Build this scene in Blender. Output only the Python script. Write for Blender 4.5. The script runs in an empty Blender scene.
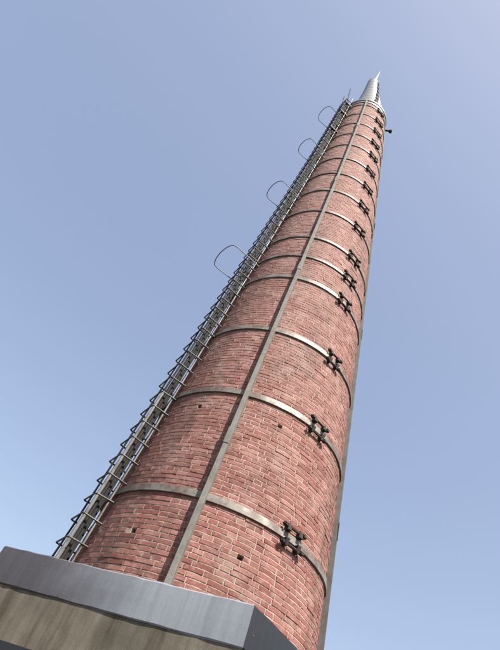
import bpy, math, random
import numpy as np
from mathutils import Vector, Matrix

random.seed(11)
rng = np.random.default_rng(11)
scene = bpy.context.scene
col = scene.collection
R = math.radians

# ------------------------------------------------------------------ camera
EYE = 1.6                       # camera height over the ground
PITCH, ROLL, YAW = R(45.151), R(24.324), R(-6.311)
fw = Vector((math.sin(YAW) * math.cos(PITCH), math.cos(YAW) * math.cos(PITCH), math.sin(PITCH)))
rt0 = Vector((math.cos(YAW), -math.sin(YAW), 0))
up0 = rt0.cross(fw)
rt = rt0 * math.cos(ROLL) + up0 * math.sin(ROLL)
up = -rt0 * math.sin(ROLL) + up0 * math.cos(ROLL)
cd = bpy.data.cameras.new('camera')
cam = bpy.data.objects.new('camera', cd)
col.objects.link(cam)
cam.matrix_world = Matrix(((rt.x, up.x, -fw.x, 0), (rt.y, up.y, -fw.y, 0), (rt.z, up.z, -fw.z, EYE), (0, 0, 0, 1)))
cd.sensor_fit = 'VERTICAL'
cd.sensor_height = 24.0
cd.lens = 522.21 / 650 * 24.0
cd.clip_start = 0.05
cd.clip_end = 3000
scene.camera = cam

# ------------------------------------------------------------------ sky and sun
SUN_AZ, SUN_EL = R(35), R(54)    # azimuth from the chimney-to-camera direction towards the right
sdir = Vector((math.sin(SUN_AZ) * math.cos(SUN_EL), -math.cos(SUN_AZ) * math.cos(SUN_EL), math.sin(SUN_EL)))
w = bpy.data.worlds.new('World')
scene.world = w
w.use_nodes = True
nt = w.node_tree
bg = nt.nodes['Background']
sky = nt.nodes.new('ShaderNodeTexSky')
sky.sky_type = 'NISHITA'
sky.sun_disc = False
sky.sun_elevation = SUN_EL
sky.sun_rotation = math.atan2(sdir.x, sdir.y)
sky.altitude = 0
sky.air_density = 1.0
sky.dust_density = 2.3
sky.ozone_density = 1.2
hs = nt.nodes.new('ShaderNodeHueSaturation')
hs.inputs['Saturation'].default_value = 1.14
hs.inputs['Hue'].default_value = 0.510
hs.inputs['Value'].default_value = 1.0
gm = nt.nodes.new('ShaderNodeGamma')          # hazy air: an evener sky from zenith to horizon
gm.inputs['Gamma'].default_value = 0.56
nt.links.new(sky.outputs[0], gm.inputs['Color'])
nt.links.new(gm.outputs[0], hs.inputs['Color'])
nt.links.new(hs.outputs[0], bg.inputs['Color'])
bg.inputs['Strength'].default_value = 0.15

sd = bpy.data.lights.new('sun', 'SUN')
sd.energy = 4.7
sd.angle = R(0.53)
sd.color = (1.0, 0.95, 0.88)
so = bpy.data.objects.new('sun', sd)
col.objects.link(so)
so.rotation_euler = sdir.to_track_quat('Z', 'Y').to_euler()
so.location = (20, -20, 40)

scene.view_settings.view_transform = 'Standard'
scene.view_settings.look = 'None'
scene.view_settings.gamma = 1.0
scene.view_settings.use_curve_mapping = False
scene.view_settings.exposure = 1.38
scene.render.engine = 'CYCLES'

# ------------------------------------------------------------------ materials
class NT:
    def __init__(s, name):
        s.m = bpy.data.materials.new(name)
        s.m.use_nodes = True
        s.t = s.m.node_tree
        s.b = s.t.nodes['Principled BSDF']
    def n(s, typ, **kw):
        o = s.t.nodes.new(typ)
        for k, v in kw.items():
            setattr(o, k, v)
        return o
    def put(s, sock, v):
        if isinstance(v, bpy.types.NodeSocket):
            s.t.links.new(v, sock)
        elif v is not None:
            if hasattr(sock, 'default_value') and not isinstance(sock.default_value, float) and isinstance(v, (tuple, list)):
                v = tuple(v) + (1,) if len(sock.default_value) == 4 and len(v) == 3 else v
            sock.default_value = v
    def coords(s, scale=(1, 1, 1), kind='pos'):
        if kind == 'pos':
            src = s.n('ShaderNodeNewGeometry').outputs['Position']
        else:
            src = s.n('ShaderNodeTexCoord').outputs['Object']
        mp = s.n('ShaderNodeMapping')
        mp.inputs['Scale'].default_value = scale
        s.t.links.new(src, mp.inputs['Vector'])
        return mp.outputs[0]
    def noise(s, sc, vec, det=4, rough=.55, dist=0):
        o = s.n('ShaderNodeTexNoise')
        s.put(o.inputs['Scale'], sc); s.put(o.inputs['Detail'], det)
        s.put(o.inputs['Roughness'], rough); s.put(o.inputs['Distortion'], dist)
        s.t.links.new(vec, o.inputs['Vector'])
        return o.outputs['Fac']
    def ramp(s, fac, stops, interp='LINEAR'):
        o = s.n('ShaderNodeValToRGB')
        o.color_ramp.interpolation = interp
        e = o.color_ramp.elements
        while len(e) < len(stops):
            e.new(0.5)
        for i, (p, c) in enumerate(stops):
            e[i].position = p
            if not isinstance(c, (tuple, list)):
                c = (c, c, c)
            e[i].color = tuple(c) + (1,)
        s.put(o.inputs[0], fac)
        return o.outputs[0]
    def mix(s, fac, a, b, mode='MIX'):
        o = s.n('ShaderNodeMix', data_type='RGBA', blend_type=mode)
        s.put(o.inputs[0], fac); s.put(o.inputs[6], a); s.put(o.inputs[7], b)
        return o.outputs[2]
    def math(s, op, a, b=None):
        o = s.n('ShaderNodeMath', operation=op)
        s.put(o.inputs[0], a)
        if b is not None:
            s.put(o.inputs[1], b)
        return o.outputs[0]
    def bump(s, h, strength=.3, dist=.01):
        o = s.n('ShaderNodeBump')
        o.inputs['Strength'].default_value = strength
        o.inputs['Distance'].default_value = dist
        s.t.links.new(h, o.inputs['Height'])
        s.t.links.new(o.outputs[0], s.b.inputs['Normal'])
    def out(s, color=None, rough=None, metal=None, spec=None):
        s.put(s.b.inputs['Base Color'], color); s.put(s.b.inputs['Roughness'], rough)
        s.put(s.b.inputs['Metallic'], metal); s.put(s.b.inputs['Specular IOR Level'], spec)
        return s.m

def weather(t, c, dark=(0.07, 0.0525, 0.042), pale=(0.35, 0.273, 0.238)):
    """soot runs, dirt and lime bloom that lie over bricks and joints alike; paler with height"""
    streak = t.noise(1.0, t.coords((2.3, 2.3, .32)), 6, .62)
    blot = t.noise(0.9, t.coords(), 5, .6)
    f = t.math('MULTIPLY', t.ramp(streak, [(.45, 0), (.68, 1)]), t.ramp(blot, [(.38, .15), (.65, 1)]))
    c = t.mix(t.math('MULTIPLY', f, .72), c, dark)
    lime = t.noise(2.2, t.coords((1, 1, .8)), 7, .66)
    c = t.mix(t.math('MULTIPLY', t.ramp(lime, [(.52, 0), (.74, 1)]), .38), c, pale)
    # the shaft grows paler towards its head
    sep = t.n('ShaderNodeSeparateXYZ')
    t.t.links.new(t.n('ShaderNodeNewGeometry').outputs['Position'], sep.inputs[0])
    hgt = t.math('ADD', t.math('MULTIPLY', sep.outputs[2], .05), t.math('MULTIPLY', lime, .25))
    c = t.mix(t.math('MULTIPLY', t.ramp(hgt, [(.40, 0), (.98, 1)]), .42), c, (.42, .285, .25))
    return c

TONES = [(0.0, (0.157, 0.057, 0.045)), (.16, (0.186, 0.070, 0.057)), (.34, (0.208, 0.085, 0.068)), (.52, (0.193, 0.078, 0.065)),
         (.68, (0.232, 0.101, 0.085)), (.82, (0.174, 0.077, 0.061)), (.93, (0.258, 0.125, 0.101))]
def brick_mat(name, source):
    t = NT(name)
    if source == 'object':
        r = t.n('ShaderNodeObjectInfo').outputs['Random']
    else:
        r = t.n('ShaderNodeAttribute', attribute_name='tone').outputs['Fac']
    c = t.ramp(r, TONES, 'CONSTANT')
    fine = t.noise(38, t.coords(), 5, .65)
    c = t.mix(.5, c, t.ramp(fine, [(.25, (.42, .40, .40)), (.55, (1, 1, 1)), (.8, (1.45, 1.4, 1.35))]), 'MULTIPLY')
    face = t.noise(11, t.coords((1, 1, 1.6)), 4, .6)
    smear = t.ramp(face, [(.52, 0), (.70, 1)])
    c = t.mix(t.math('MULTIPLY', smear, .42), c, (0.322, 0.238, 0.21))
    c = weather(t, c)
    t.bump(fine, .5, .006)
    return t.out(c, .88, 0, .25)

def mortar_mat():
    t = NT('mortar')
    fine = t.noise(55, t.coords(), 5, .65)
    big = t.noise(3.0, t.coords(), 4, .6)
    c = t.ramp(big, [(.3, (0.28, 0.196, 0.164)), (.5, (0.364, 0.273, 0.234)), (.72, (0.42, 0.336, 0.294))])
    c = t.mix(.6, c, t.ramp(fine, [(.3, (.5, .48, .46)), (.55, (1, 1, 1))]), 'MULTIPLY')
    gone = t.noise(6.5, t.coords(), 3, .5)
    c = t.mix(t.math('MULTIPLY', t.ramp(gone, [(.58, 0), (.68, 1)]), .4), c, (0.112, 0.063, 0.0525))
    c = weather(t, c)
    t.bump(fine, .7, .006)
    return t.out(c, .95, 0, .15)

def steel_mat(name, base, rust, rough=.45, metal=.7, amount=.5, lo=.5, hi=.62, spec=.5):
    t = NT(name)
    n1 = t.noise(5, t.coords(), 6, .62)
    n2 = t.noise(42, t.coords(), 4, .6)
    c = t.mix(.35, base, t.ramp(n2, [(.3, (.55, .55, .55)), (.7, (1.25, 1.25, 1.25))]), 'MULTIPLY')
    m = t.math('MULTIPLY', t.ramp(n1, [(lo, 0), (hi, 1)]), amount)
    c = t.mix(m, c, rust)
    rg = t.ramp(n2, [(.3, rough - .1), (.7, rough + .12)])
    mt = t.math('MULTIPLY', t.math('SUBTRACT', 1.0, m), metal)
    t.bump(n2, .15, .004)
    return t.out(c, rg, mt, spec)

M = {}
M['brick'] = brick_mat('brick', 'object')
M['brickwork'] = brick_mat('brickwork', 'mesh')
M['mortar'] = mortar_mat()
M['band'] = steel_mat('band_steel', (0.20, 0.185, 0.165), (0.085, 0.056, 0.038), .52, .30, .92, .38, .58)
M['strap'] = steel_mat('strap_steel', (0.150, 0.142, 0.128), (0.075, 0.058, 0.045), .6, .15, .7, .45, .68)
M['strap_dark'] = steel_mat('strap_steel_dark', (.085, .08, .073), (.05, .038, .029), .65, .1, .8, .42, .62, .3)
M['clamp'] = steel_mat('clamp_iron', (0.024, 0.021, 0.019), (0.045, 0.025, 0.016), .7, .1, .8, .45, .6, .2)
M['ladder'] = steel_mat('ladder_steel', (0.15, 0.14, 0.13), (0.07, 0.046, 0.032), .6, .1, .8, .45, .6)
M['pole'] = steel_mat('pole_paint', (0.135, 0.134, 0.130), (0.06, 0.050, 0.042), .6, .1, .85, .46, .58)
M['iron'] = steel_mat('step_iron', (0.024, 0.023, 0.022), (0.032, 0.020, 0.013), .75, 0, .6, spec=.12)
M['step'] = steel_mat('step_bar', (.075, .073, .07), (.05, .034, .024), .6, .1, .7, spec=.35)
M['cap'] = steel_mat('cap_steel', (.22, .224, .228), (.15, .146, .142), .45, .3, .6)
M['dark'] = steel_mat('dark_steel', (0.021, 0.021, 0.0224), (0.035, 0.0245, 0.021), .6, .3, .5, spec=.15)
M['hoop'] = steel_mat('hoop_steel', (0.21, 0.215, 0.225), (0.13, 0.115, 0.105), .6, .2, .5)

def fascia_mat(name, reflect_bright, reflect_dark, lo, hi):
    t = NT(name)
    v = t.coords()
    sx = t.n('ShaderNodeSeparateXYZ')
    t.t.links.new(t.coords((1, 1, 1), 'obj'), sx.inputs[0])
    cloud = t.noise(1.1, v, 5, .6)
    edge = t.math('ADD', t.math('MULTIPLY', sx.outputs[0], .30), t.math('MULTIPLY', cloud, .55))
    c = t.mix(t.ramp(edge, [(lo, 0), (hi, 1)]), reflect_dark, reflect_bright)  # sky reflection, dark to bright along the face, painted into the colour
    runs = t.noise(1.0, t.coords((22, 22, 1.2)), 4, .6)
    c = t.mix(.36, c, t.ramp(runs, [(.3, (.62, .62, .64)), (.62, (1.1, 1.1, 1.1))]), 'MULTIPLY')
    sp = t.noise(30, v, 2, .5)
    c = t.mix(t.math('MULTIPLY', t.ramp(sp, [(.72, 0), (.77, 1)]), .35), c, (.26, .25, .235))
    fine = t.noise(60, v, 4, .6)
    c = t.mix(.35, c, t.ramp(fine, [(.3, (.75, .75, .75)), (.7, (1.15, 1.15, 1.15))]), 'MULTIPLY')
    t.bump(fine, .12, .004)
    return t.out(c, .5, .0, .4)
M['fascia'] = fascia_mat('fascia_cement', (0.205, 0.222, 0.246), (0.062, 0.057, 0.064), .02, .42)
M['fascia_dark'] = fascia_mat('fascia_painted_shade', (0.0252, 0.028, 0.0329), (0.0168, 0.0182, 0.021), .0, .4)  # shade of the corner face painted into the colour; footing shares it

def render_mat():
    t = NT('stained_render')
    v = t.coords()
    runs = t.noise(1.0, t.coords((5.5, 5.5, .55)), 6, .65)
    big = t.noise(1.7, v, 5, .6)
    fine = t.noise(75, v, 5, .7)
    c = t.ramp(big, [(.3, (.082, .074, .060)), (.5, (.120, .108, .088)), (.7, (.165, .152, .130))])
    c = t.mix(.75, c, t.ramp(runs, [(.33, (.42, .36, .30)), (.5, (1, .97, .92)), (.68, (1.35, 1.32, 1.3))]), 'MULTIPLY')
    c = t.mix(.28, c, t.ramp(fine, [(.3, (.5, .5, .5)), (.7, (1.3, 1.3, 1.3))]), 'MULTIPLY')
    t.bump(fine, .3, .006)
    return t.out(c, .95, 0, .1)
M['render'] = render_mat()

def ground_mat():
    t = NT('ground')
    v = t.coords()
    a = t.noise(.35, v, 6, .6)
    b = t.noise(9, v, 6, .7)
    c = t.ramp(a, [(.3, (.055, .05, .045)), (.7, (.10, .095, .085))])
    c = t.mix(.5, c, t.ramp(b, [(.3, (.6, .6, .6)), (.7, (1.2, 1.2, 1.2))]), 'MULTIPLY')
    t.bump(b, .5, .03)
    return t.out(c, .95, 0, .1)
M['ground'] = ground_mat()

# ------------------------------------------------------------------ mesh helpers
def mesh(name, V, F, mat, smooth=False):
    me = bpy.data.meshes.new(name)
    me.from_pydata([tuple(v) for v in V], [], F)
    me.materials.append(mat)
    if smooth:
        me.shade_smooth()
    me.update()
    return me
def obj(name, me, parent=None, loc=None, mat4=None):
    o = bpy.data.objects.new(name, me)
    col.objects.link(o)
    if parent:
        o.parent = parent
    if loc is not None:
        o.location = loc
    if mat4 is not None:
        o.matrix_local = mat4
    return o
def empty(name, loc, label, cat, group=None):
    o = bpy.data.objects.new(name, None)
    col.objects.link(o)
    o.location = loc
    o['label'] = label
    o['category'] = cat
    if group:
        o['group'] = group
    return o
def tube(pts, r, n=8, closed=False):
    """swept round bar along a polyline; r is a number or one per point"""
    pts = [Vector(p) for p in pts]
    V, F = [], []
    ref = None
    N = len(pts)
    for i, p in enumerate(pts):
        a = pts[i - 1] if i else (pts[-1] if closed else p)
        b = pts[i + 1] if i < N - 1 else (pts[0] if closed else p)
        d1 = (p - a).normalized() if (p - a).length > 1e-9 else None
        d2 = (b - p).normalized() if (b - p).length > 1e-9 else None
        d = (d1 + d2).normalized() if d1 and d2 else (d1 or d2)
        if ref is None:
            ref = Vector((0, 0, 1)) if abs(d.z) < .9 else Vector((1, 0, 0))
        u = (ref - d * ref.dot(d)).normalized()
        ref = u
        v = d.cross(u)
        rr = r[i] if isinstance(r, (list, tuple)) else r
        k = 1.0
        if d1 and d2:
            k = 1 / max(.6, d1.dot(d))
        for j in range(n):
            an = 2 * math.pi * j / n
            V.append(p + (u * math.cos(an) + v * math.sin(an)) * rr * (k if k < 1.4 else 1.4))
    for i in range(N - 1 + (1 if closed else 0)):
        i2 = (i + 1) % N
        for j in range(n):
            F.append((i * n + j, i * n + (j + 1) % n, i2 * n + (j + 1) % n, i2 * n + j))
    if not closed:
        F.append(tuple(range(n - 1, -1, -1)))
        F.append(tuple((N - 1) * n + j for j in range(n)))
    return V, F
def sweep(frames, prof):
    """sweep a closed 2-D profile through frames (origin, xaxis, yaxis), capped"""
    V, F = [], []
    n = len(prof)
    for o, x, y in frames:
        for a, b in prof:
            V.append(o + x * a + y * b)
    for i in range(len(frames) - 1):
        for j in range(n):
            F.append((i * n + j, i * n + (j + 1) % n, (i + 1) * n + (j + 1) % n, (i + 1) * n + j))
    F.append(tuple(range(n - 1, -1, -1)))
    F.append(tuple((len(frames) - 1) * n + j for j in range(n)))
    return V, F
def bevel_box(sx, sy, sz, c=.006):
    """box with all edges chamfered, centred"""
    V, F, idx = [], [], {}
    hx, hy, hz = sx / 2, sy / 2, sz / 2
    for X in (-1, 1):
        for Y in (-1, 1):
            for Z in (-1, 1):
                for ax in range(3):
                    p = [X * (hx - c), Y * (hy - c), Z * (hz - c)]
                    p[ax] = (X * hx, Y * hy, Z * hz)[ax]
                    idx[(X, Y, Z, ax)] = len(V)
                    V.append(Vector(p))
    S = (-1, 1)
    for s in S:
        F.append([idx[(s, y, z, 0)] for y, z in ((-1, -1), (1, -1), (1, 1), (-1, 1))])
        F.append([idx[(x, s, z, 1)] for x, z in ((-1, -1), (1, -1), (1, 1), (-1, 1))])
        F.append([idx[(x, y, s, 2)] for x, y in ((-1, -1), (1, -1), (1, 1), (-1, 1))])
    for a in S:
        for b in S:
            F.append([idx[(a, b, -1, 0)], idx[(a, b, 1, 0)], idx[(a, b, 1, 1)], idx[(a, b, -1, 1)]])
            F.append([idx[(a, -1, b, 0)], idx[(a, 1, b, 0)], idx[(a, 1, b, 2)], idx[(a, -1, b, 2)]])
            F.append([idx[(-1, a, b, 1)], idx[(1, a, b, 1)], idx[(1, a, b, 2)], idx[(-1, a, b, 2)]])
            for e in S:
                F.append([idx[(a, b, e, 0)], idx[(a, b, e, 1)], idx[(a, b, e, 2)]])
    return V, F

# ------------------------------------------------------------------ ground
S_ = 700
me = mesh('ground', [(-S_, -S_, 0), (S_, -S_, 0), (S_, S_, 0), (-S_, S_, 0)], [(0, 1, 2, 3)], M['ground'])
g = obj('ground', me)
g['kind'] = 'structure'

# ------------------------------------------------------------------ the chimney's frame
U_ = 7.5
CH = Vector((0, U_, 0))                   # foot of the chimney axis on the ground
def rad(z):                               # z over the ground
    u = (z - EYE) / U_
    foot = math.exp(-max(0.0, u - .2) / .35)          # the foot flares a little
    head = max(0.0, (u - 1.3) / 1.3)                  # the head is a little stouter
    return U_ * (0.236422 - 0.0494406 * u - 0.00213667 * u * u + .0026 * foot + .0085 * head * head)
def drad(z):
    return (rad(z + .05) - rad(z - .05)) / .1
def nrm(az):
    return Vector((math.sin(az), -math.cos(az), 0))
def tan_(az):                             # towards increasing azimuth (to the right seen from the camera)
    return Vector((math.cos(az), math.sin(az), 0))
def ax(z):                                # the old stack leans a hand's breadth near its head
    h = max(0.0, ((z - EYE) / U_ - 1.3) / 1.3)
    return -.10 * h * h
def P(az, z, off=0.0):                    # in the chimney's own coordinates
    return nrm(az) * (rad(z) + off) + Vector((ax(z), 0, z))

Z_SLAB = EYE + .2324 * U_
Z_TOP = EYE + 19.42
COURSE = .0645
NC = int((Z_TOP - (Z_SLAB - .25)) / COURSE)
Z0 = Z_TOP - NC * COURSE
JOINT = .0125

chimney = empty('brick_chimney', CH, 'tall round tapering red brick chimney bound with steel bands, rising from a concrete plinth', 'chimney')

# put-log holes: (azimuth, height)
SEG = 144
holes = set()
hole_spec = []
for az_deg, z in ((10.9, EYE + .319 * U_), (-34.4, EYE + .317 * U_), (10.9, EYE + .580 * U_), (-34.4, EYE + .5775 * U_)):
    k = int((z - Z0) / COURSE)
    s = int(round((az_deg % 360) / 360 * SEG - .5)) % SEG
    holes.add((k, s))
    hole_spec.append((k, s * 2 * math.pi / SEG, (s + 1) * 2 * math.pi / SEG))

# mortar core
V, F = [], []
for k in range(NC + 1):
    z = Z0 + k * COURSE
    for s in range(SEG):
        V.append(P(2 * math.pi * s / SEG, z, -.0022))
for k in range(NC):
    for s in range(SEG):
        a, b = k * SEG + s, k * SEG + (s + 1) % SEG
        c, d = b + SEG, a + SEG
        if (k, s) not in holes:
            F.append((a, b, c, d))
        else:
            az = (s + .5) * 2 * math.pi / SEG
            base = len(V)
            for q in (a, b, c, d):
                V.append(V[q] - nrm(az) * .22)
            q = [a, b, c, d]
            for i in range(4):
                F.append((q[i], q[(i + 1) % 4], base + (i + 1) % 4, base + i))
            F.append((base, base + 1, base + 2, base + 3))
# top of the wall: a ring 0.24 m thick and the flue inside it
top0 = NC * SEG
b1 = len(V)
for s in range(SEG):
    V.append(P(2 * math.pi * s / SEG, Z_TOP, -.24))
b2 = len(V)
for s in range(SEG):
    V.append(P(2 * math.pi * s / SEG, Z_TOP - 1.5, -.30))
for s in range(SEG):
    t = (s + 1) % SEG
    F.append((top0 + s, top0 + t, b1 + t, b1 + s))
    F.append((b1 + s, b1 + t, b2 + t, b2 + s))
shaft = obj('shaft', mesh('shaft', V, F, M['mortar']), chimney)

# brick layout: every course a run of stretchers and headers
LS, LH = .245, .120
layout = []                               # (k, az0, az1)
for k in range(NC):
    zc = Z0 + (k + .5) * COURSE
    circ = 2 * math.pi * rad(zc)
    seq, tot = [], 0
    mode = k % 3
    while tot < circ - LH * .6:
        if mode == 0:
            w_ = LS if rng.random() < .90 else LH
        elif mode == 1:
            w_ = LH if (len(seq) % 2) ^ (rng.random() < .16) else LS
        else:
            w_ = LS if rng.random() < .66 else LH
        w_ *= rng.uniform(.95, 1.04)
        seq.append(w_)
        tot += w_
    seq = np.array(seq) * circ / tot
    a0 = rng.random() * 2 * math.pi
    e = np.concatenate([[0], np.cumsum(seq)]) / circ * 2 * math.pi + a0
    for i in range(len(seq)):
        lo, hi = e[i], e[i + 1]
        cut = False
        for hk, h0, h1 in hole_spec:
            if hk != k:
                continue
            for sh in (0, 2 * math.pi, 4 * math.pi):
                x0, x1 = h0 + sh, h1 + sh
                if x0 < hi and x1 > lo:
                    cut = True
                    m = .006 / rad(zc)
                    if x0 - lo > .045:
                        layout.append((k, lo, x0 + m))
                    if hi - x1 > .045:
                        layout.append((k, x1 - m, hi))
        if not cut:
            layout.append((k, lo, hi))

# which bricks show largest from the photograph's side: facing the viewer, low on the shaft
def seen_size(b):
    k, lo, hi = b
    z = Z0 + (k + .5) * COURSE
    az = (lo + hi) / 2
    if z < Z_SLAB + .12:
        return 0
    p = CH + P(az, z)
    v = Vector((0, 0, EYE)) - p
    d = v.length
    v.normalize()
    nz = -drad(z)
    n = (nrm(az) + Vector((0, 0, nz))).normalized()
    q = p - Vector((0, 0, EYE))
    dep = q.dot(fw)
    if dep <= 0 or abs(q.dot(rt) / dep) > .49 * 500 / 522.2 or abs(q.dot(up) / dep) > .50 * 650 / 522.2:
        return 0
    return max(0, n.dot(v)) * (hi - lo) * rad(z) / d ** 2
order = sorted(range(len(layout)), key=lambda i: -seen_size(layout[i]))
single = set(order[:300])

def brick_shape(L, H, D, seed):
    """outer face chamfered and slightly out of true; local x along the wall, y outwards, z up"""
    rg = np.random.default_rng(seed)
    c = .0026
    V = []
    for y, s in ((-D, 0), (-c, 0), (0, c)):
        for sx, sz in ((-1, -1), (1, -1), (1, 1), (-1, 1)):
            V.append([sx * (L / 2 - s), y, sz * (H / 2 - s)])
    V = np.array(V)
    V[4:, 0] += rg.uniform(-.0028, .0028, 8)
    V[4:, 2] += rg.uniform(-.0022, .0022, 8)
    V[8:, 1] += rg.uniform(-.0012, .0008, 4)
    F = []
    for b in (0, 4):
        for i in range(4):
            j = (i + 1) % 4
            F.append((b + i, b + j, b + 4 + j, b + 4 + i))
    F.append((8, 9, 10, 11))
    return V, F
NV = 10
shapes = {L: [brick_shape(L - JOINT, COURSE - JOINT, .03, i + (0 if L == LS else 50)) for i in range(NV)] for L in (LS, LH)}
pieces = {L: [mesh('brick', v, f, M['brick']) for v, f in shapes[L]] for L in (LS, LH)}

bigV, bigF, tone = [], [], []
nb = 0
for i, (k, lo, hi) in enumerate(layout):
    z = Z0 + (k + .5) * COURSE
    az = (lo + hi) / 2
    Lb = (hi - lo) * rad(z)
    kind = LS if Lb > .175 else LH
    sx = (Lb - JOINT) / (kind - JOINT)
    v = rng.integers(NV)
    proud = max(-.0006, rng.normal(.0006, .0015))
    if rng.random() < .04:
        proud += .004
    rot = rng.normal(0, .006)
    t_, n_ = tan_(az), nrm(az)
    b = math.atan(-drad(z))
    upv = (Vector((0, 0, 1)) * math.cos(b) - n_ * math.sin(b))
    nv = (n_ * math.cos(b) + Vector((0, 0, 1)) * math.sin(b))
    t2 = t_ * math.cos(rot) + upv * math.sin(rot)
    u2 = upv * math.cos(rot) - t_ * math.sin(rot)
    o_ = P(az, z, proud)
    if i in single:
        m4 = Matrix(((t2.x * sx, nv.x, u2.x, o_.x), (t2.y * sx, nv.y, u2.y, o_.y), (t2.z * sx, nv.z, u2.z, o_.z), (0, 0, 0, 1)))
        obj('brick', pieces[kind][v], shaft, mat4=m4)
    else:
        Vb, Fb = shapes[kind][v]
        A = np.array([[t2.x * sx, nv.x, u2.x], [t2.y * sx, nv.y, u2.y], [t2.z * sx, nv.z, u2.z]])
        bigV.append(Vb @ A.T + np.array(o_))
        bigF.append(np.array(Fb) + nb)
        tone.append(np.full(len(Vb), rng.random()))
        nb += len(Vb)
me = bpy.data.meshes.new('brickwork')
me.from_pydata(np.concatenate(bigV).tolist(), [], np.concatenate(bigF).tolist())
at = me.attributes.new('tone', 'FLOAT', 'POINT')
at.data.foreach_set('value', np.concatenate(tone).astype(np.float32))
me.materials.append(M['brickwork'])
o = obj('brickwork', me, shaft)
o['kind'] = 'stuff'

# ------------------------------------------------------------------ steel bands with their clamps
BANDS = [2.9457, 4.694, 6.218, 7.837, 8.64, 9.439, 10.701, 11.853, 12.936, 14.001, 15.065, 16.021, 17.007, 17.989, 18.97]
lug_me = {}
AZC = R(33.6)
for bi, zb in enumerate(BANDS):
    z = zb + EYE
    hgt = .098 if bi < 4 else (.076 if bi < 8 else .062)
    frames = []
    NS = 120
    b = math.atan(-drad(z))
    prof = [(.003, -hgt / 2), (.020, -hgt / 2), (.023, -hgt / 2 + .003), (.023, hgt / 2 - .003), (.020, hgt / 2), (.003, hgt / 2)]
    V, F = [], []
    sag = rng.uniform(-.006, .006)
    for s in range(NS):
        az = 2 * math.pi * s / NS
        upv = Vector((0, 0, 1)) * math.cos(b) - nrm(az) * math.sin(b)
        nv = nrm(az) * math.cos(b) + Vector((0, 0, 1)) * math.sin(b)
        c0 = P(az, z + sag * math.sin(az * 2 + bi))
        for x, y in prof:
            V.append(c0 + nv * (x + .004) + upv * y)
    m = len(prof)
    for s in range(NS):
        t = (s + 1) % NS
        for j in range(m):
            F.append((s * m + j, s * m + (j + 1) % m, t * m + (j + 1) % m, t * m + j))
    band = obj('steel_band', mesh('steel_band', V, F, M['band']), chimney)
    az = AZC + R({0: -2.6, 1: -1.1}.get(bi, rng.uniform(-.8, .8)))
    n_, t_ = nrm(az), tan_(az)
    upv = Vector((0, 0, 1)) * math.cos(b) - n_ * math.sin(b)
    nv = n_ * math.cos(b) + Vector((0, 0, 1)) * math.sin(b)
    sc = 1.0 if bi < 8 else 1.0
    half = .098 + rng.normal(0, .006)
    tw = rng.normal(0, .05)
    t_, upv = t_ * math.cos(tw) + upv * math.sin(tw), upv * math.cos(tw) - t_ * math.sin(tw)
    for sy in (-1, 1):
        yo = sy * (hgt / 2 + .058)
        ctr = P(az, z, .050) + upv * yo
        Vt, Ft = tube([ctr - t_ * (half + .095), ctr + t_ * (half + .10)], .0175, 8)
        for st in (-1, 1):                 # nuts
            e = ctr + t_ * st * (half + .058)
            v2, f2 = tube([e - t_ * .016, e + t_ * .016], .033, 6)
            Ft += [tuple(q + len(Vt) for q in f) for f in f2]
            Vt += v2
        obj('bolt', mesh('bolt', Vt, Ft, M['clamp']), band)
        for st in (-1, 1):                 # wedge-shaped lug, wide where it is welded to the band's edge
            V3, F3 = bevel_box(.046, .082, .098, .005)
            for q in V3:
                u = (q.z * sy + .049) / .098
                q.x *= 1.5 - .8 * u
                q.y = (q.y + .0425) * (1 - .25 * u) - .0425
            ce = P(az, z, .043) + upv * (sy * (hgt / 2 + .046)) + t_ * st * half
            obj('clamp_lug', mesh('clamp_lug', [ce + t_ * q.x + nv * q.y + upv * q.z for q in V3], F3, M['clamp']), band)

# ------------------------------------------------------------------ upright steel straps, a quarter turn apart
for a_deg in (-10.3, 79.2, 169.7, 259.7):
    az = R(a_deg)
    n_, t_ = nrm(az), tan_(az)
    V, F = [], []
    dk = abs(a_deg - 79.2) < 1
    zs = np.linspace(Z_SLAB - .02, Z_TOP + .05, 24)
    for z in zs:
        u = (z - Z_SLAB) / (Z_TOP - Z_SLAB)
        d = (.088 if dk else .113) - .052 * u   # lighter sections higher up
        w2 = .034 - .009 * u
        o_ = P(az, z) + t_ * rng.normal(0, .002)
        for a, b in ((-w2, -.01), (w2, -.01), (w2, d - .005), (w2 - .004, d), (-w2 + .004, d), (-w2, d - .005)):
            V.append(o_ + t_ * a + n_ * b)
    for i in range(len(zs) - 1):
        for j in range(6):
            F.append((i * 6 + j, i * 6 + (j + 1) % 6, (i + 1) * 6 + (j + 1) % 6, (i + 1) * 6 + j))
    F.append(tuple(range(5, -1, -1)))
    F.append(tuple((len(zs) - 1) * 6 + j for j in range(6)))
    st = obj('upright_strap', mesh('upright_strap', V, F, M['strap_dark' if dk else 'strap']), chimney)
    # bolted splice plates where one length meets the next
    for z in np.arange(Z_SLAB + 2.1, Z_TOP, 4.3):
        v2, f2 = bevel_box(.078, .010, .26, .003)
        c4 = P(az, z, (.088 if dk else .113) - .052 * (z - Z_SLAB) / (Z_TOP - Z_SLAB) + .003)
        lean_ = drad(z)
        obj('splice_plate', mesh('splice_plate', [c4 + t_ * q.x + n_ * (q.y + lean_ * q.z) + Vector((0, 0, q.z)) for q in v2], f2, M['strap_dark' if dk else 'strap']), st)

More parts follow.
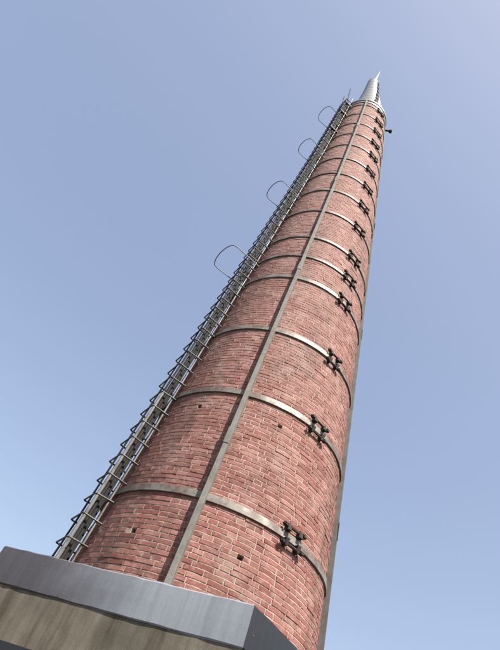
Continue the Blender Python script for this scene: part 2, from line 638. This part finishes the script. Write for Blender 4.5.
# ------------------------------------------------------------------ rim and steel cone on top
def lathe(profile, n=64, lean=None):
    V, F = [], []
    for r_, z in profile:
        ox = lean(z) if lean else Vector((0, 0, 0))
        for s in range(n):
            a = 2 * math.pi * s / n
            V.append(ox + nrm(a) * r_ + Vector((0, 0, z)))
    for i in range(len(profile) - 1):
        for s in range(n):
            t = (s + 1) % n
            F.append((i * n + s, i * n + t, (i + 1) * n + t, (i + 1) * n + s))
    return V, F
rt_ = rad(Z_TOP)
V, F = lathe([(rt_ + .012, Z_TOP - .16), (rt_ + .03, Z_TOP - .16), (rt_ + .03, Z_TOP - .02), (rt_ + .055, Z_TOP), (rt_ + .055, Z_TOP + .10),
              (rt_ + .03, Z_TOP + .12), (rt_ - .25, Z_TOP + .12), (rt_ - .25, Z_TOP - .1)], 64, lambda z: Vector((ax(Z_TOP), 0, 0)))
obj('rim_ring', mesh('rim_ring', V, F, M['cap']), chimney)
ZC0, ZC1 = Z_TOP + .1, EYE + 23.75
def lean(z):
    u = (z - ZC0) / (ZC1 - ZC0)
    return Vector((ax(Z_TOP) + .08 - .27 * u, 0, 0))
def cr(z):
    u = (z - ZC0) / (ZC1 - ZC0)
    return .70 * (1 - u) + .225 * u - .05 * math.sin(math.pi * u)
pf = []
for j in range(9):
    za = ZC0 + (ZC1 - ZC0) * j / 9
    zb_ = ZC0 + (ZC1 - ZC0) * (j + 1) / 9
    pf += [(cr(za), za), (cr(zb_) + .004, zb_ - .03), (cr(zb_) + .007, zb_ - .028), (cr(zb_) + .007, zb_ - .002)]
pf += [(.15, ZC1 + .10), (.03, ZC1 + .16)]
V, F = lathe(pf, 48, lean)
cap = obj('cap_cone', mesh('cap_cone', V, F, M['cap']), chimney)
tipc = lean(ZC1) + Vector((0, 0, ZC1 + .1))
V, F = tube([tipc, tipc + Vector((.05, 0, .8)), tipc + Vector((.10, 0, 1.75))], [.10, .05, .008], 8)
obj('lightning_rod', mesh('lightning_rod', V, F, M['hoop']), cap)
for j in range(7):
    u = .02 + .145 * j
    z = ZC0 + (ZC1 - ZC0) * u
    az = R(8 + 40 * u)
    n_, t_ = nrm(az), tan_(az)
    v2, f2 = bevel_box(.15 - .05 * u, .07, .34, .012)
    c4 = lean(z) + n_ * (cr(z) + .012) + Vector((0, 0, z))
    obj('cleat', mesh('cleat', [c4 + t_ * q.x + n_ * q.y + Vector((0, 0, q.z)) - n_ * (.09 * q.z) for q in v2], f2, M['iron']), cap)
# bracket sticking out under the rim
az = R(83)
z = EYE + 19.15
p0, p1 = P(az, z, -.02), P(az, z, .24)
V, F = tube([p0, p1], .035, 6)
v2, f2 = bevel_box(.12, .10, .09, .01)
F += [[q + len(V) for q in f] for f in f2]
V += [p1 + tan_(az) * q.x + nrm(az) * q.y + Vector((0, 0, q.z)) for q in v2]
obj('rim_bracket', mesh('rim_bracket', V, F, M['dark']), chimney)

# ------------------------------------------------------------------ ladder
AZL = R(-63.46)
nL, tL = nrm(AZL), -tan_(AZL)              # tL points away from the viewer, round the back
LW, LO = .373, .249
ladder = empty('step_iron_ladder', CH + P(AZL, Z_SLAB, .0), 'rusty grey step-iron ladder climbing the side of the brick chimney', 'ladder')
LB = P(AZL, Z_SLAB, 0)
def LP(z, side, off):                      # side -1 near, +1 far
    return P(AZL, z, off) + tL * (side * LW / 2) - LB
zs = np.linspace(Z_SLAB + .0, Z_TOP + .15, 26)
def rail(name, side, off, r, mat, top=0, flare=0, n=8, zend=None):
    pts = [LP(z, side, off) + Vector((0, 0, 0)) + nL * rng.normal(0, .003) for z in zs if zend is None or z < zend]
    if top:
        for q in (1, 2):
            z = Z_TOP + .15 + top * q / 2
            pts.append(LP(Z_TOP + .15, side, off + flare * q / 2) + Vector((0, 0, top * q / 2)))
    V, F = tube(pts, r, n)
    return obj(name, mesh(name, V, F, mat, False), ladder)
rail('stringer', -1.0, LO - .012, .017, M['iron'], .9, .06, 8)
rail('downpipe', -1.0, LO - .014, .023, M['pole'], 0, 0, 10, EYE + 4.6)
rail('stringer', .86, LO - .03, .014, M['iron'], .9, .06)
rail('wall_rail', -1.0, .060, .013, M['ladder'], .35, .0)
rail('conduit', -.72, LO - .070, .025, M['iron'], 0, 0, 8)
rail('conduit', -.55, LO - .118, .024, M['iron'], 0, 0, 8)
rail('conduit', -.3, .092, .020, M['iron'], 0, 0, 8)
rail('wall_rail', .95, .125, .013, M['iron'], .35, .0)

def u_bar(w_, L, r, bulge=0):
    pts = [Vector((-w_ / 2, -.06, 0)), Vector((-w_ / 2, L - .02, 0)), Vector((-w_ / 2 + .012, L, 0))]
    if bulge:
        pts = [Vector((-w_ / 2, 0, 0)), Vector((-w_ / 2 - .02, L * .9, 0)), Vector((-w_ / 2, L, 0)), Vector((-w_ / 2 + .05, L + .04, 0))]
        for q in np.linspace(.22, .78, 5):
            pts.append(Vector((-w_ / 2 + w_ * q, L + .04 + bulge * math.sin(math.pi * q), 0)))
        pts += [Vector((w_ / 2 - .05, L + .04, 0)), Vector((w_ / 2, L, 0)), Vector((w_ / 2 + .02, L * .9, 0)), Vector((w_ / 2, 0, 0))]
    else:
        pts += [Vector((w_ / 2 - .012, L, 0)), Vector((w_ / 2, L - .02, 0)), Vector((w_ / 2, -.06, 0))]
    return tube(pts, r, 7)
V, F = u_bar(LW + .035, LO + .020, .0115)
step_me = mesh('step_iron', V, F, M['step'])
z = EYE + 2.153
while z - .308 > Z_SLAB + .03:
    z -= .308
while z < Z_TOP + .1:
    o_ = P(AZL, z) - LB + Vector((0, 0, rng.normal(0, .005)))
    rr = rng.normal(0, .012)
    m4 = Matrix(((tL.x, nL.x, 0, o_.x), (tL.y, nL.y, 0, o_.y), (0, 0, 1, o_.z), (0, 0, 0, 1))) @ Matrix.Rotation(rng.normal(0, .025), 4, 'X') @ Matrix.Rotation(rr, 4, 'Y')
    obj('step_iron', step_me, ladder, mat4=m4)
    z += .308
for zh, w_, L in ((8.325, .675, .675), (11.625, .60, .62), (14.625, .54, .61), (17.475, .53, .66)):
    V, F = u_bar(w_, L, .0105, .05)
    # the ends run back to the stringers
    V = [Vector((v.x * (1 if v.y > .3 else 1), v.y, v.z)) for v in V]
    o_ = P(AZL, zh + EYE) - LB
    m4 = Matrix(((tL.x, nL.x, 0, o_.x), (tL.y, nL.y, 0, o_.y), (0, 0, 1, o_.z), (0, 0, 0, 1))) @ Matrix.Rotation(rng.normal(0, .04), 4, 'X') @ Matrix.Rotation(rng.normal(0, .05), 4, 'Y')
    V2 = []
    for v in V:
        v = v.copy()
        V2.append(v)
    obj('safety_hoop', mesh('safety_hoop', V2, F, M['hoop']), ladder, mat4=m4)
# wall brackets of the ladder near the top
for zz, off in ((16.55, .0), (18.2, .0), (19.15, .0)):
    for side in (-1,):
        a = LP(zz + EYE, side, -.03)
        b_ = LP(zz + EYE, side, LO + .03)
        V, F = tube([a, b_], .04, 6)
        obj('ladder_bracket', mesh('ladder_bracket', V, F, M['dark']), ladder)

# ------------------------------------------------------------------ the plinth
plinth = empty('chimney_plinth', CH, 'low five-sided grey cement plinth with stained brown wall below its fascia, under the brick chimney', 'plinth')
AP = .2701 * U_
AZ0 = R(-23.77)
NF = 5
Z_LOW = EYE + .1825 * U_                   # underside of the fascia
Z_WALL = EYE + .1205 * U_
def ring(ap, z):
    return [nrm(AZ0 + (i + .5) * 2 * math.pi / NF) * (ap / math.cos(math.pi / NF)) + Vector((0, 0, z)) for i in range(NF)]
def prism(name, ap, z0, z1, mat, rings=None):
    V = ring(ap, z0) + ring(ap, z1)
    F = [tuple(range(NF - 1, -1, -1)), tuple(range(NF, 2 * NF))]
    for i in range(NF):
        j = (i + 1) % NF
        F.append((i, j, NF + j, NF + i))
    return obj(name, mesh(name, V, F, mat), plinth)
prism('wall', AP - .014, Z_WALL - .02, Z_LOW + .06, M['render'])
prism('footing', AP + .02, -.05, Z_WALL, M['fascia_dark'])
prism('top_slab', AP - .05, Z_LOW + .06, Z_SLAB - .025, M['render'])
side = 2 * AP * math.tan(math.pi / NF)
for i in range(NF):
    az = AZ0 + i * 2 * math.pi / NF
    n_, t_ = nrm(az), tan_(az)
    h = (Z_SLAB - Z_LOW)
    # slightly wavy trowelled face, its top and bottom arris rounded, mitred at the corners
    NX = 28
    prof = [(-.055, -h / 2), (-.010, -h / 2), (0, -h / 2 + .012), (.002, -h / 4), (.003, 0), (.002, h / 4), (0, h / 2 - .012), (-.010, h / 2), (-.055, h / 2)]
    V, F = [], []
    for a in range(NX + 1):
        u = a / NX * 2 - 1
        wv = .003 * math.sin(u * 7 + i) + rng.normal(0, .0016)
        we = 0 if a in (0, NX) else 1
        for (y, zz) in prof:
            x = u * (side / 2 + y * math.tan(math.pi / NF))
            yy = y + (wv * we if y > -.02 else 0)
            zw = zz + (rng.normal(0, .0022) * we if abs(zz) > h / 3 else 0)
            V.append((x, yy, zw))
    m = len(prof)
    for a in range(NX):
        for j in range(m):
            F.append((a * m + j, a * m + (j + 1) % m, (a + 1) * m + (j + 1) % m, (a + 1) * m + j))
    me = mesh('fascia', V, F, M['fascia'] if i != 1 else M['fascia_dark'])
    c = n_ * AP + Vector((0, 0, (Z_SLAB + Z_LOW) / 2))
    m4 = Matrix(((t_.x, n_.x, 0, c.x), (t_.y, n_.y, 0, c.y), (0, 0, 1, c.z), (0, 0, 0, 1)))
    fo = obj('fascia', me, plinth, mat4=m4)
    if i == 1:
        fo['label'] = 'slate-grey fascia face round the corner, its shade painted dark'
